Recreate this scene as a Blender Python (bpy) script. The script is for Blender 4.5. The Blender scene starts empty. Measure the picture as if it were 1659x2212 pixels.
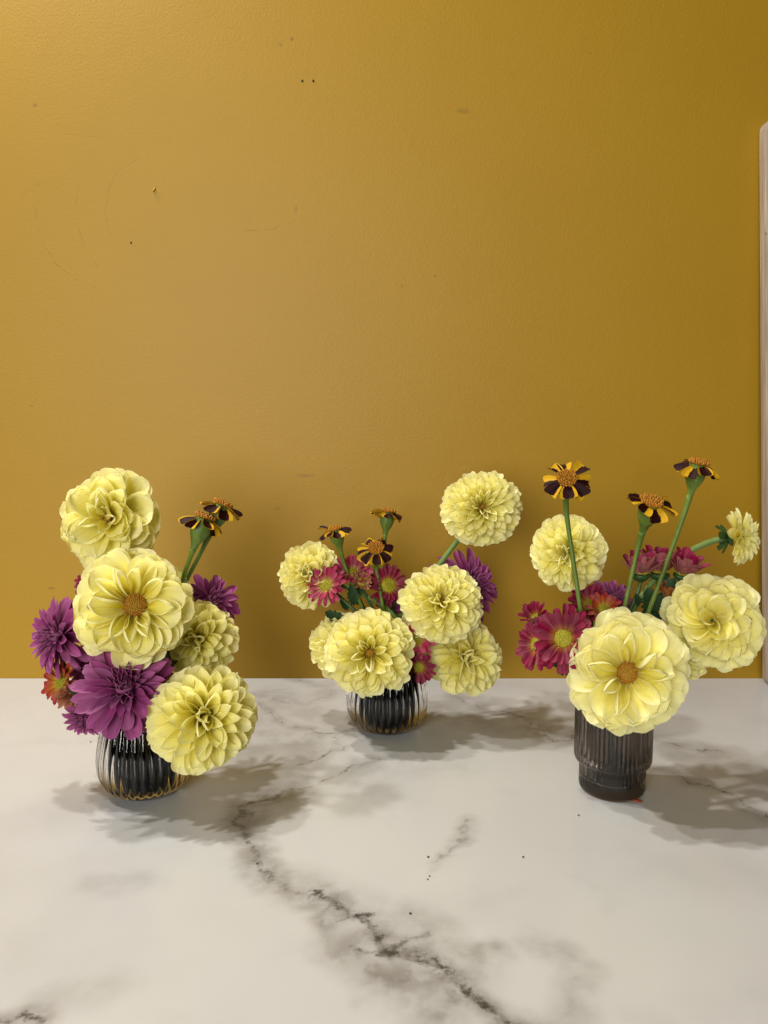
import bpy, math, random
import numpy as np
from mathutils import Vector, Matrix

# ------------------------------------------------------------------ camera, world, lamps, exposure
SC = bpy.context.scene
COL = SC.collection
FPX = 1640.0            # focal length in pixels of a 1659 x 2212 picture
CX, CY = 829.5, 1106.0
PITCH = math.radians(6.0)
CAM_H = 0.346
WALL_Y = 1.043
FWD = Vector((0, math.cos(PITCH), -math.sin(PITCH)))
UP = Vector((0, math.sin(PITCH), math.cos(PITCH)))
CAM = Vector((0, 0, CAM_H))

cam_d = bpy.data.cameras.new('camera')
cam_d.sensor_fit = 'VERTICAL'
cam_d.sensor_height = 32.0
cam_d.lens = 32.0 * FPX / 2212.0
cam_d.clip_start = 0.01
cam_d.clip_end = 100
cam = bpy.data.objects.new('camera', cam_d)
COL.objects.link(cam)
cam.location = CAM
cam.rotation_euler = (math.pi / 2 - PITCH, 0, 0)
SC.camera = cam

world = bpy.data.worlds.new('World')
SC.world = world
world.use_nodes = True
world.node_tree.nodes['Background'].inputs[0].default_value = (1.0, 0.96, 0.90, 1)
world.node_tree.nodes['Background'].inputs[1].default_value = 0.025


def lamp(name, loc, target, size, power, color):
    d = bpy.data.lights.new(name, 'AREA')
    d.shape = 'DISK'
    d.size = size
    d.energy = power
    d.color = color
    o = bpy.data.objects.new(name, d)
    COL.objects.link(o)
    o.location = loc
    o.rotation_euler = (Vector(target) - Vector(loc)).to_track_quat('-Z', 'Y').to_euler()
    return o


WARM = (1.0, 0.965, 0.90)
lamp('ceiling_lamp', (-0.98, 0.92, 1.70), (-0.1, 0.55, 0), 0.07, 11.8, WARM)
lamp('ceiling_lamp', (-0.58, 0.95, 1.70), (0.0, 0.55, 0), 0.07, 12.6, WARM)
lamp('ceiling_lamp', (-1.00, 0.55, 1.90), (0.0, 0.70, 0), 0.08, 13, WARM)
lamp('room_lamp', (-0.8, -1.9, 0.80), (0.0, 1.0, 0.3), 1.6, 72, WARM)

SC.view_settings.view_transform = 'Standard'
SC.view_settings.look = 'None'
SC.view_settings.exposure = 0.0
SC.view_settings.gamma = 1.0
SC.cycles.max_bounces = 14
SC.cycles.transmission_bounces = 12
SC.cycles.transparent_max_bounces = 12
SC.cycles.caustics_refractive = False
SC.cycles.caustics_reflective = False

rng = random.Random(11)


# ------------------------------------------------------------------ pixel helpers
def ray(px, py):
    return FWD + Vector((1, 0, 0)) * ((px - CX) / FPX) + UP * (-(py - CY) / FPX)


def at(px, py, Y):
    """Point on the ray through a pixel at world depth Y, and the optical depth there."""
    d = ray(px, py)
    k = Y / d.y
    return CAM + d * k, k


def on_table(px, py):
    d = ray(px, py)
    return CAM + d * (-CAM_H / d.z)


def on_wall(px, py):
    return at(px, py, WALL_Y)[0]


def view_dir(p, yaw, pitch):
    """Direction that faces the camera from p, turned by yaw and pitch (degrees)."""
    v = (CAM - p).normalized()
    r = Vector((0, 0, 1)).cross(v).normalized()
    u = v.cross(r)
    y, q = math.radians(yaw), math.radians(pitch)
    return (v * (math.cos(y) * math.cos(q)) + r * (math.sin(y) * math.cos(q)) + u * math.sin(q)).normalized()


# ------------------------------------------------------------------ node helpers
def new_mat(name):
    m = bpy.data.materials.new(name)
    m.use_nodes = True
    nt = m.node_tree
    return m, nt, nt.nodes['Principled BSDF'], nt.nodes['Material Output']


def N(nt, typ, **kw):
    n = nt.nodes.new(typ)
    for k, v in kw.items():
        setattr(n, k, v)
    return n


def setin(nt, sock, v):
    if hasattr(v, 'is_output') or isinstance(v, bpy.types.NodeSocket):
        nt.links.new(v, sock)
    else:
        sock.default_value = v


def math_n(nt, op, a, b=None, c=None, clamp=False):
    n = N(nt, 'ShaderNodeMath', operation=op)
    n.use_clamp = clamp
    setin(nt, n.inputs[0], a)
    if b is not None:
        setin(nt, n.inputs[1], b)
    if c is not None:
        setin(nt, n.inputs[2], c)
    return n.outputs[0]


def vmath(nt, op, a, b=None, scale=None):
    n = N(nt, 'ShaderNodeVectorMath', operation=op)
    setin(nt, n.inputs[0], a)
    if b is not None:
        setin(nt, n.inputs[1], b)
    if scale is not None:
        setin(nt, n.inputs['Scale'], scale)
    return n.outputs['Value'] if op in ('DOT_PRODUCT', 'DISTANCE', 'LENGTH') else n.outputs['Vector']


def noise(nt, vec, scale, detail=4, rough=0.55):
    n = N(nt, 'ShaderNodeTexNoise')
    n.inputs['Scale'].default_value = scale
    n.inputs['Detail'].default_value = detail
    n.inputs['Roughness'].default_value = rough
    if vec is not None:
        nt.links.new(vec, n.inputs['Vector'])
    return n


def ramp(nt, fac, stops):
    n = N(nt, 'ShaderNodeValToRGB')
    e = n.color_ramp.elements
    while len(e) < len(stops):
        e.new(0.5)
    for el, (p, c) in zip(e, stops):
        el.position = p
        el.color = (c, c, c, 1) if isinstance(c, (int, float)) else (*c, 1)
    setin(nt, n.inputs[0], fac)
    return n.outputs[0]


def mix(nt, fac, a, b, blend='MIX'):
    n = N(nt, 'ShaderNodeMix', data_type='RGBA', blend_type=blend)
    setin(nt, n.inputs[0], fac)
    for s, v in ((n.inputs[6], a), (n.inputs[7], b)):
        setin(nt, s, (*v, 1) if isinstance(v, tuple) and len(v) == 3 else v)
    return n.outputs[2]


def maprange(nt, v, a, b, c=0.0, d=1.0, smooth=True):
    n = N(nt, 'ShaderNodeMapRange')
    n.interpolation_type = 'SMOOTHSTEP' if smooth else 'LINEAR'
    setin(nt, n.inputs[0], v)
    for i, x in enumerate((a, b, c, d)):
        n.inputs[1 + i].default_value = x
    return n.outputs[0]


def bump(nt, height, strength, dist, bsdf):
    b = N(nt, 'ShaderNodeBump')
    b.inputs['Strength'].default_value = strength
    b.inputs['Distance'].default_value = dist
    nt.links.new(height, b.inputs['Height'])
    nt.links.new(b.outputs[0], bsdf.inputs['Normal'])
    return b


def poly_dist(nt, p, pts):
    """Distance from p to a polyline, as nodes."""
    best = None
    for a, b in zip(pts[:-1], pts[1:]):
        ba = b - a
        pa = vmath(nt, 'SUBTRACT', p, tuple(a))
        h = math_n(nt, 'ADD', vmath(nt, 'DOT_PRODUCT', pa, tuple(ba / ba.length_squared)), 0.0, clamp=True)
        sc = N(nt, 'ShaderNodeVectorMath', operation='SCALE')
        sc.inputs[0].default_value = tuple(ba)
        nt.links.new(h, sc.inputs['Scale'])
        d = vmath(nt, 'DISTANCE', pa, sc.outputs[0])
        best = d if best is None else math_n(nt, 'MINIMUM', best, d)
    return best


# ------------------------------------------------------------------ mesh helpers
def mesh_obj(name, verts, faces, mat, parent=None, smooth=True, uvs=None):
    me = bpy.data.meshes.new(name)
    me.from_pydata([tuple(v) for v in verts], [], faces)
    if smooth:
        me.polygons.foreach_set('use_smooth', [True] * len(me.polygons))
    if uvs is not None:
        l = me.uv_layers.new(name='UVMap')
        idx = np.empty(len(me.loops), dtype=np.int32)
        me.loops.foreach_get('vertex_index', idx)
        l.data.foreach_set('uv', np.asarray(uvs, dtype=np.float32)[idx].ravel())
    me.materials.append(mat)
    me.update()
    o = bpy.data.objects.new(name, me)
    COL.objects.link(o)
    if parent is not None:
        o.parent = parent
    return o


def data_obj(name, me, parent, matrix):
    o = bpy.data.objects.new(name, me)
    COL.objects.link(o)
    o.parent = parent
    o.matrix_local = matrix
    return o


def thing(name, loc, label, cat, group=None):
    o = bpy.data.objects.new(name, None)
    o.empty_display_size = 0.01
    COL.objects.link(o)
    o.location = loc
    tag(o, label, cat, group)
    return o


def tag(o, label, cat, group=None):
    o['label'] = label
    o['category'] = cat
    if group:
        o['group'] = group


def bez(p0, p1, p2, p3, n):
    out = []
    for i in range(n + 1):
        t = i / n
        s = 1 - t
        out.append(p0 * s ** 3 + p1 * (3 * s * s * t) + p2 * (3 * s * t * t) + p3 * t ** 3)
    return out


def tube(pts, radii, sides=10, cap=True):
    verts, faces = [], []
    ref = Vector((0.31, 0.77, 0.55)).normalized()
    n = len(pts)
    for i, p in enumerate(pts):
        d = (pts[min(i + 1, n - 1)] - pts[max(i - 1, 0)]).normalized()
        x = (ref - d * ref.dot(d)).normalized()
        y = d.cross(x)
        for k in range(sides):
            a = 2 * math.pi * k / sides
            verts.append(p + (x * math.cos(a) + y * math.sin(a)) * radii[i])
    for i in range(n - 1):
        for k in range(sides):
            k2 = (k + 1) % sides
            faces.append((i * sides + k, i * sides + k2, (i + 1) * sides + k2, (i + 1) * sides + k))
    if cap:
        faces.append(tuple(range(sides))[::-1])
        faces.append(tuple((n - 1) * sides + k for k in range(sides)))
    return verts, faces


def lathe(profile, segs, rib=None):
    """Closed lathe from (r, z) pairs; rib(angle, index) scales the radius."""
    verts, faces = [], []
    m = len(profile)
    for i, (r, z) in enumerate(profile):
        for k in range(segs):
            a = 2 * math.pi * k / segs
            rr = r * (rib(a, i) if rib else 1.0)
            verts.append((rr * math.cos(a), rr * math.sin(a), z))
    for i in range(m - 1):
        for k in range(segs):
            k2 = (k + 1) % segs
            faces.append((i * segs + k, i * segs + k2, (i + 1) * segs + k2, (i + 1) * segs + k))
    return verts, faces


def smooth_profile(pts, n):
    """Catmull-Rom through (r, z) points."""
    P = [np.array(p, float) for p in pts]
    P = [2 * P[0] - P[1]] + P + [2 * P[-1] - P[-2]]
    out = []
    for i in range(1, len(P) - 2):
        for k in range(n):
            t = k / n
            a, b, c, d = P[i - 1], P[i], P[i + 1], P[i + 2]
            out.append(0.5 * ((2 * b) + (c - a) * t + (2 * a - 5 * b + 4 * c - d) * t * t + (3 * b - a - 3 * c + d) * t ** 3))
    out.append(P[-2])
    return [(max(float(q[0]), 1e-5), float(q[1])) for q in out]


# ------------------------------------------------------------------ materials
def wall_material():
    m, nt, b, out = new_mat('mustard_paint')
    pos = N(nt, 'ShaderNodeNewGeometry').outputs['Position']
    big = noise(nt, pos, 2.2, 3).outputs[0]
    col = mix(nt, maprange(nt, big, 0.35, 0.65), (0.355, 0.199, 0.007), (0.372, 0.21, 0.008))
    fine = noise(nt, pos, 700, 2).outputs[0]
    peel = noise(nt, pos, 330, 3, 0.5).outputs[0]
    wide = noise(nt, pos, 26, 3, 0.5).outputs[0]
    hgt = math_n(nt, 'ADD', math_n(nt, 'MULTIPLY', peel, 0.7), math_n(nt, 'MULTIPLY', fine, 0.3))
    hgt = math_n(nt, 'ADD', hgt, math_n(nt, 'MULTIPLY', wide, 0.8))
    warp = vmath(nt, 'ADD', pos, vmath(nt, 'SCALE', vmath(nt, 'SUBTRACT', noise(nt, pos, 40, 2).outputs[1], (0.5, 0.5, 0.5)), scale=0.006))
    warp = vmath(nt, 'MULTIPLY', warp, (1, 0, 1))
    W = lambda q: [Vector((p.x, 0, p.z)) for p in (on_wall(*c) for c in q)]
    gaps = maprange(nt, noise(nt, pos, 55, 3).outputs[0], 0.36, 0.6)
    scr = None
    for pts in ([(84, 396), (76, 440), (78, 482), (95, 530), (120, 570), (160, 604), (205, 622)],
                [(173, 388), (165, 440), (170, 500), (186, 545), (212, 578)],
                [(300, 345), (255, 370), (235, 410), (229, 450), (233, 495), (248, 530)],
                [(40, 430), (58, 412), (82, 398)],
                [(528, 498), (588, 497), (608, 482)],
                [(635, 476), (652, 476)], [(60, 286), (130, 290), (235, 300)], [(80, 200), (105, 190)]):
        d = maprange(nt, poly_dist(nt, warp, W(pts)), 0.0009, 0.0001)
        scr = d if scr is None else math_n(nt, 'MAXIMUM', scr, d)
    scr = math_n(nt, 'MULTIPLY', scr, gaps)
    col = mix(nt, math_n(nt, 'MULTIPLY', scr, 0.30), col, (0.16, 0.085, 0.015))
    sm = None
    for x, y, rx, ry, s in ((75, 228, 7, 5, .6), (1000, 240, 16, 6, .5), (660, 1028, 26, 5, .45), (600, 1100, 10, 4, .4),
                            (110, 1271, 9, 3, .8), (630, 84, 5, 5, .7), (606, 95, 5, 5, .45), (1275, 115, 5, 4, .3), (940, 596, 3, 3, .8),
                            (640, 452, 5, 8, .4), (68, 878, 5, 3, .5), (1455, 1207, 4, 3, .6), (870, 617, 5, 3, .4), (95, 1380, 9, 6, .3)):
        c = on_wall(x, y)
        k = 1.0 / FPX
        q = vmath(nt, 'MULTIPLY', vmath(nt, 'SUBTRACT', warp, (c.x, 0, c.z)), (1 / (rx * k), 0, 1 / (ry * k)))
        d = math_n(nt, 'MULTIPLY', maprange(nt, vmath(nt, 'LENGTH', q), 1.25, 0.2), s)
        sm = d if sm is None else math_n(nt, 'MAXIMUM', sm, d)
    col = mix(nt, math_n(nt, 'MULTIPLY', sm, 0.75), col, (0.13, 0.075, 0.02))
    nt.links.new(col, b.inputs['Base Color'])
    b.inputs['Roughness'].default_value = 0.50
    b.inputs['Specular IOR Level'].default_value = 0.35
    hgt = math_n(nt, 'SUBTRACT', hgt, math_n(nt, 'MULTIPLY', scr, 0.5))
    bump(nt, hgt, 0.24, 0.0012, b)
    return m


def lattice_noise(x, y, cell, seed, octaves=3, gain=0.55):
    """Smooth value noise in -0.5..0.5 for arrays of positions."""
    g = np.random.RandomState(seed)
    out = np.zeros_like(x)
    amp = tot = 0.0
    amp = 1.0
    for o in range(octaves):
        t = g.rand(256, 256)
        u, v = x / cell + 57.3 * (o + 1), y / cell + 31.7 * (o + 1)
        iu, iv = np.floor(u).astype(int), np.floor(v).astype(int)
        fu, fv = u - iu, v - iv
        fu, fv = fu * fu * (3 - 2 * fu), fv * fv * (3 - 2 * fv)
        a, b = t[iu % 256, iv % 256], t[(iu + 1) % 256, iv % 256]
        c, d = t[iu % 256, (iv + 1) % 256], t[(iu + 1) % 256, (iv + 1) % 256]
        out += amp * ((a * (1 - fu) + b * fu) * (1 - fv) + (c * (1 - fu) + d * fu) * fv - 0.5)
        tot += amp
        amp *= gain
        cell *= 0.5
    return out / tot


def marble_fields(X, Y):
    """Vein halo strength, distance to the nearest dark core (in core widths) and that core's strength."""
    wx = X + .030 * lattice_noise(X, Y, .060, 1) + .014 * lattice_noise(X, Y, .014, 2)
    wy = Y + .030 * lattice_noise(X, Y, .060, 3) + .014 * lattice_noise(X, Y, .014, 4)
    T = lambda q: [Vector((p.x, p.y, 0)) for p in (on_table(*c) for c in q)]
    A = lambda q: T([(384 + .5208 * x, 1824 + .5208 * y) for x, y in q])
    B = lambda q: T([(153.6 + .405 * x, 1440 + .405 * y) for x, y in q])
    C = lambda q: T([(748.8 + .5486 * x, 1440 + .5486 * y) for x, y in q])
    veins = [  # points, halo width, halo strength, core width, core strength
        (B([(1120, 670), (960, 730), (870, 830), (905, 890), (980, 930), (955, 1010), (985, 1090), (1060, 1140)]), .016, .55, .0040, .50),
        (A([(310, 90), (335, 145), (420, 170), (480, 215), (560, 235)]), .013, .50, .0035, .32),
        (A([(570, 190), (600, 218), (660, 235), (740, 292), (825, 300), (870, 370), (890, 430)]), .013, .55, .0046, .85),
        (A([(890, 430), (1000, 462), (1060, 490), (1120, 540), (1180, 590), (1250, 640), (1330, 700), (1420, 760), (1560, 850), (1700, 960)]), .014, .6, .0055, .80),
        (A([(600, 220), (596, 300), (640, 330), (720, 305)]), .009, .45, .0022, .25),
        (A([(640, 330), (650, 390)]), .012, .35, .002, .0),
        (A([(740, 400), (790, 430), (860, 455), (910, 435), (985, 395)]), .008, .5, .0022, .55),
        (A([(745, 430), (790, 515), (850, 550), (935, 540), (1020, 525), (1085, 560), (1072, 640), (1060, 690)]), .018, .62, .003, .12),
        (A([(900, 560), (895, 640)]), .008, .3, .002, .0),
        (A([(1210, 470), (1290, 445), (1350, 430)]), .010, .42, .002, .0),
        (T([(1170, 2040), (1225, 2055), (1272, 2090), (1258, 2160), (1240, 2215)]), .010, .25, .002, .06),
        (T([(1016, 1772), (1000, 1802), (962, 1838), (955, 1866)]), .005, .3, .0018, .25),
        (B([(1180, 528), (1300, 490), (1430, 445), (1400, 390), (1330, 370)]), .010, .30, .0016, .55),
        (B([(1120, 668), (1300, 620), (1500, 535), (1620, 500)]), .009, .28, .0016, .45),
        (B([(1010, 180), (1090, 250), (1175, 325), (1300, 375), (1450, 345)]), .012, .36, .0016, .45),
        (B([(1190, 70), (1320, 95), (1380, 100)]), .012, .3, .0016, .35),
        (B([(985, 260), (1060, 350), (960, 440)]), .02, .22, .001, .0),
        (C([(430, 115), (560, 160), (700, 192), (790, 250), (840, 300), (900, 272), (1000, 280)]), .022, .42, .0020, .45),
        (C([(480, 200), (620, 190), (760, 220)]), .02, .25, .001, .0),
        (C([(1190, 283), (1300, 310), (1390, 320), (1475, 335)]), .012, .35, .0016, .5),
        (C([(1190, 405), (1350, 452), (1500, 490), (1560, 540), (1650, 585)]), .012, .30, .0020, .6),
        (C([(1290, 350), (1400, 340), (1560, 400)]), .022, .30, .001, .0),
        (T([(0, 2215), (40, 2205), (80, 2214)]), .010, .5, .003, .7),
        (T([(70, 2175), (140, 2150), (220, 2140)]), .012, .16, .002, .0),
        (T([(200, 1915), (300, 1905)]), .014, .16, .002, .0),
        (T([(560, 1500), (660, 1520), (720, 1490)]), .014, .26, .0016, .3),
        (T([(770, 1700), (860, 1660), (1000, 1650)]), .02, .12, .001, .0),
        (T([(560, 1580), (640, 1610), (700, 1660), (600, 1720)]), .030, .26, .001, .0),  # this and next three: marble clouding, with shade beside the vases painted in
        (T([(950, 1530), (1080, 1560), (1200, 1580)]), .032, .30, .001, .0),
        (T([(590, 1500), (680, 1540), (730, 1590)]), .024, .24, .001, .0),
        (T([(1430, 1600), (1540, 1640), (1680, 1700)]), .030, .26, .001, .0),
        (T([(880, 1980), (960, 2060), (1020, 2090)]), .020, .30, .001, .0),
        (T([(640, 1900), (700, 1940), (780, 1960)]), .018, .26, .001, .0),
    ]
    halo = np.zeros_like(X)
    dist = np.full_like(X, 8.0)
    stren = np.zeros_like(X)
    for pts, hw, hs, cw, cs in veins:
        d = np.full_like(X, 9.0)
        for a, b in zip(pts[:-1], pts[1:]):
            ba = b - a
            h = np.clip(((wx - a.x) * ba.x + (wy - a.y) * ba.y) / ba.length_squared, 0, 1)
            d = np.minimum(d, np.hypot(wx - a.x - h * ba.x, wy - a.y - h * ba.y))
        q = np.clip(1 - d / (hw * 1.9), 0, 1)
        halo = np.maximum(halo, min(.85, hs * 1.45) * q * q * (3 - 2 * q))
        if cs > 0:
            k = np.minimum(d / cw, 8.0)
            near = k < dist
            stren = np.where(near, min(.95, cs * 1.25), stren)
            dist = np.minimum(dist, k)
    return halo, dist, stren


def marble_material():
    m, nt, b, out = new_mat('white_marble')
    pos = N(nt, 'ShaderNodeNewGeometry').outputs['Position']
    at_ = lambda nm: N(nt, 'ShaderNodeAttribute', attribute_name=nm).outputs['Fac']
    halo, dist, stren = at_('vein_halo'), at_('vein_distance'), at_('vein_strength')
    w1 = vmath(nt, 'SUBTRACT', noise(nt, pos, 18, 3, 0.6).outputs[1], (0.5, 0.5, 0.5))
    warp = vmath(nt, 'ADD', pos, vmath(nt, 'SCALE', w1, scale=0.03))
    wob = math_n(nt, 'MULTIPLY', math_n(nt, 'SUBTRACT', noise(nt, pos, 170, 4, 0.65).outputs[0], 0.5), 3.2)
    core = math_n(nt, 'MULTIPLY', maprange(nt, math_n(nt, 'ADD', dist, wob), 1.25, 0.1), stren)
    brk = maprange(nt, noise(nt, pos, 38, 4, 0.6).outputs[0], 0.36, 0.60, 0.50, 1.0)
    brk2 = maprange(nt, noise(nt, pos, 90, 4, 0.65).outputs[0], 0.36, 0.60, 0.30, 1.0)
    halo = math_n(nt, 'MULTIPLY', halo, brk)
    core = math_n(nt, 'MULTIPLY', core, brk2)
    soft = noise(nt, warp, 5.5, 4, 0.5).outputs[0]
    cloud = maprange(nt, soft, 0.50, 0.78, 0.0, 0.30)
    soft2 = noise(nt, vmath(nt, 'ADD', warp, (3.1, 1.7, 0)), 14, 4, 0.55).outputs[0]
    cloud2 = maprange(nt, soft2, 0.55, 0.78, 0.0, 0.20)
    base = mix(nt, maprange(nt, noise(nt, pos, 3.0, 3).outputs[0], 0.35, 0.65), (0.525, 0.522, 0.515), (0.55, 0.549, 0.548))
    col = mix(nt, math_n(nt, 'ADD', cloud, cloud2), base, (0.33, 0.325, 0.318))
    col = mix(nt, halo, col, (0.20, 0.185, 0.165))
    col = mix(nt, core, col, (0.045, 0.042, 0.038))
    stain = maprange(nt, noise(nt, pos, 260, 2).outputs[0], 0.73, 0.80, 0.0, 0.35)
    col = mix(nt, stain, col, (0.42, 0.34, 0.22))
    nt.links.new(col, b.inputs['Base Color'])
    rg = maprange(nt, noise(nt, pos, 60, 3).outputs[0], 0.3, 0.7, 0.16, 0.26)
    nt.links.new(rg, b.inputs['Roughness'])
    b.inputs['Specular IOR Level'].default_value = 0.45
    bump(nt, noise(nt, pos, 9, 2).outputs[0], 0.05, 0.003, b)
    return m


def wood_material():
    m, nt, b, out = new_mat('pale_wood')
    pos = N(nt, 'ShaderNodeTexCoord').outputs['Object']
    st = vmath(nt, 'MULTIPLY', pos, (60, 60, 3.0))
    g = noise(nt, st, 3.0, 5, 0.6).outputs[0]
    g2 = noise(nt, vmath(nt, 'MULTIPLY', pos, (8, 8, 2)), 2.0, 3).outputs[0]
    col = mix(nt, maprange(nt, g, 0.35, 0.65), (0.22, 0.165, 0.115), (0.37, 0.29, 0.21))
    col = mix(nt, maprange(nt, g2, 0.4, 0.7, 0, 0.4), col, (0.34, 0.26, 0.19))
    spots = maprange(nt, noise(nt, vmath(nt, 'MULTIPLY', pos, (1, 1, .35)), 240, 2).outputs[0], 0.70, 0.76, 0, 0.7)
    col = mix(nt, spots, col, (0.10, 0.06, 0.03))
    nt.links.new(col, b.inputs['Base Color'])
    b.inputs['Roughness'].default_value = 0.75
    bump(nt, g, 0.3, 0.001, b)
    return m


def petal_material(name, base, mid, tip, back=None, trans=0.3, vein=0.12, rough=0.55, edge=None, vary=0.10, glow=None):
    """Thin petal: colour runs from base to tip along V, paler rim, fine veins, light shining through."""
    m, nt, b, out = new_mat(name)
    uv = N(nt, 'ShaderNodeTexCoord').outputs['UV']
    sp = N(nt, 'ShaderNodeSeparateXYZ')
    nt.links.new(uv, sp.inputs[0])
    u, v = sp.outputs[0], sp.outputs[1]
    rnd = N(nt, 'ShaderNodeObjectInfo').outputs['Random']
    col = mix(nt, maprange(nt, v, 0.10, 0.50), base, mid)
    col = mix(nt, maprange(nt, v, 0.50, 1.0), col, tip)
    au = math_n(nt, 'ABSOLUTE', math_n(nt, 'SUBTRACT', u, 0.5))
    if edge:
        col = mix(nt, math_n(nt, 'MULTIPLY', maprange(nt, au, 0.36, 0.5), 0.6), col, edge)
    cv = N(nt, 'ShaderNodeCombineXYZ')
    nt.links.new(math_n(nt, 'MULTIPLY', u, 26.0), cv.inputs[0])
    nt.links.new(math_n(nt, 'MULTIPLY', v, 1.6), cv.inputs[1])
    nt.links.new(math_n(nt, 'MULTIPLY', rnd, 40.0), cv.inputs[2])
    vn = noise(nt, cv.outputs[0], 1.0, 3, 0.6).outputs[0]
    dark = mix(nt, 1.0, col, (0.62, 0.62, 0.62), 'MULTIPLY')
    col = mix(nt, maprange(nt, vn, 0.45, 0.75, 0, vein * 3), col, dark)
    if back:
        bf = N(nt, 'ShaderNodeNewGeometry').outputs['Backfacing']
        col = mix(nt, math_n(nt, 'MULTIPLY', bf, 0.85), col, back)
    hs = N(nt, 'ShaderNodeHueSaturation')
    nt.links.new(maprange(nt, rnd, 0, 1, 1 - vary, 1 + vary, False), hs.inputs['Value'])
    nt.links.new(maprange(nt, math_n(nt, 'FRACT', math_n(nt, 'MULTIPLY', rnd, 7.31)), 0, 1, 0.92, 1.08, False), hs.inputs['Saturation'])
    nt.links.new(col, hs.inputs['Color'])
    col = hs.outputs[0]
    nt.links.new(col, b.inputs['Base Color'])
    b.inputs['Roughness'].default_value = rough
    b.inputs['Specular IOR Level'].default_value = 0.25
    bump(nt, vn, 0.18, 0.0006, b)
    tr = N(nt, 'ShaderNodeBsdfTranslucent')
    nt.links.new(mix(nt, 0.6, col, glow) if glow else col, tr.inputs[0])
    ms = N(nt, 'ShaderNodeMixShader')
    ms.inputs[0].default_value = trans
    nt.links.new(b.outputs[0], ms.inputs[1])
    nt.links.new(tr.outputs[0], ms.inputs[2])
    nt.links.new(ms.outputs[0], out.inputs[0])
    return m


def marigold_material():
    m, nt, b, out = new_mat('striped_marigold_petal')
    uv = N(nt, 'ShaderNodeTexCoord').outputs['UV']
    sp = N(nt, 'ShaderNodeSeparateXYZ')
    nt.links.new(uv, sp.inputs[0])
    u, v = sp.outputs[0], sp.outputs[1]
    rnd = N(nt, 'ShaderNodeObjectInfo').outputs['Random']
    wob = noise(nt, uv, 3.5, 2).outputs[0]
    uu = math_n(nt, 'ADD', u, math_n(nt, 'MULTIPLY', math_n(nt, 'SUBTRACT', wob, 0.5), 0.22))
    uu = math_n(nt, 'ADD', uu, math_n(nt, 'MULTIPLY', math_n(nt, 'SUBTRACT', rnd, 0.5), 0.55))
    stripe = maprange(nt, math_n(nt, 'ABSOLUTE', math_n(nt, 'SUBTRACT', uu, 0.5)), 0.31, 0.35)
    col = mix(nt, stripe, (0.022, 0.0025, 0.003), (0.62, 0.35, 0.010))
    col = mix(nt, maprange(nt, v, 0.28, 0.12), col, (0.05, 0.01, 0.006))
    bf = N(nt, 'ShaderNodeNewGeometry').outputs['Backfacing']
    col = mix(nt, math_n(nt, 'MULTIPLY', bf, 0.8), col, (0.36, 0.185, 0.015))
    nt.links.new(col, b.inputs['Base Color'])
    b.inputs['Roughness'].default_value = 0.6
    b.inputs['Specular IOR Level'].default_value = 0.15
    tr = N(nt, 'ShaderNodeBsdfTranslucent')
    nt.links.new(col, tr.inputs[0])
    ms = N(nt, 'ShaderNodeMixShader')
    ms.inputs[0].default_value = 0.15
    nt.links.new(b.outputs[0], ms.inputs[1])
    nt.links.new(tr.outputs[0], ms.inputs[2])
    nt.links.new(ms.outputs[0], out.inputs[0])
    return m


def plain(name, c1, c2, scale=120, rough=0.55, stretch=(1, 1, 1), bmp=0.0):
    m, nt, b, out = new_mat(name)
    pos = vmath(nt, 'MULTIPLY', N(nt, 'ShaderNodeTexCoord').outputs['Object'], stretch)
    n = noise(nt, pos, scale, 3).outputs[0]
    nt.links.new(mix(nt, maprange(nt, n, 0.35, 0.65), c1, c2), b.inputs['Base Color'])
    b.inputs['Roughness'].default_value = rough
    b.inputs['Specular IOR Level'].default_value = 0.3
    if bmp:
        bump(nt, n, bmp, 0.0008, b)
    return m


def glass_material(name, color, rough=0.02, ior=1.47):
    m, nt, b, out = new_mat(name)
    pos = N(nt, 'ShaderNodeTexCoord').outputs['Object']
    b.inputs['Base Color'].default_value = (*color, 1)
    b.inputs['Transmission Weight'].default_value = 1.0
    b.inputs['Roughness'].default_value = rough
    b.inputs['IOR'].default_value = ior
    bump(nt, noise(nt, pos, 55, 2).outputs[0], 0.10, 0.001, b)
    return m


def smoke_lining():
    m, nt, b, out = new_mat('smoke_lining')
    pos = vmath(nt, 'MULTIPLY', N(nt, 'ShaderNodeTexCoord').outputs['Object'], (1, 1, .12))
    n = noise(nt, pos, 130, 3).outputs[0]
    nt.links.new(mix(nt, maprange(nt, n, 0.3, 0.7), (0.003, 0.0035, 0.003), (0.010, 0.010, 0.011)), b.inputs['Base Color'])
    b.inputs['Roughness'].default_value = 0.6
    b.inputs['Specular IOR Level'].default_value = 0.0
    return m


M_WALL = wall_material()
M_MARBLE = marble_material()
M_WOOD = wood_material()
YB, YM, YT, YE = (0.87, 0.75, 0.06), (0.935, 0.875, 0.25), (0.95, 0.92, 0.50), (0.955, 0.935, 0.68)
M_DAHLIA = petal_material('pale_yellow_petal', YB, YM, YT, trans=0.44, vein=0.045, edge=YE, vary=0.03, glow=(0.96, 0.89, 0.24))
M_PURPLE = petal_material('purple_petal', (0.17, 0.025, 0.10), (0.29, 0.055, 0.18), (0.37, 0.085, 0.25), back=(0.36, 0.12, 0.25), trans=0.25, vein=0.3, edge=(0.40, 0.12, 0.28))
M_CRIMSON = petal_material('crimson_petal', (0.36, 0.12, 0.03), (0.21, 0.013, 0.040), (0.25, 0.018, 0.058), back=(0.40, 0.13, 0.13), trans=0.22, vein=0.22, vary=.14)
M_PINK = petal_material('rose_petal', (0.50, 0.28, 0.10), (0.38, 0.045, 0.09), (0.36, 0.038, 0.095), back=(0.52, 0.17, 0.17), trans=0.24, vein=0.22, vary=.14)
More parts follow.
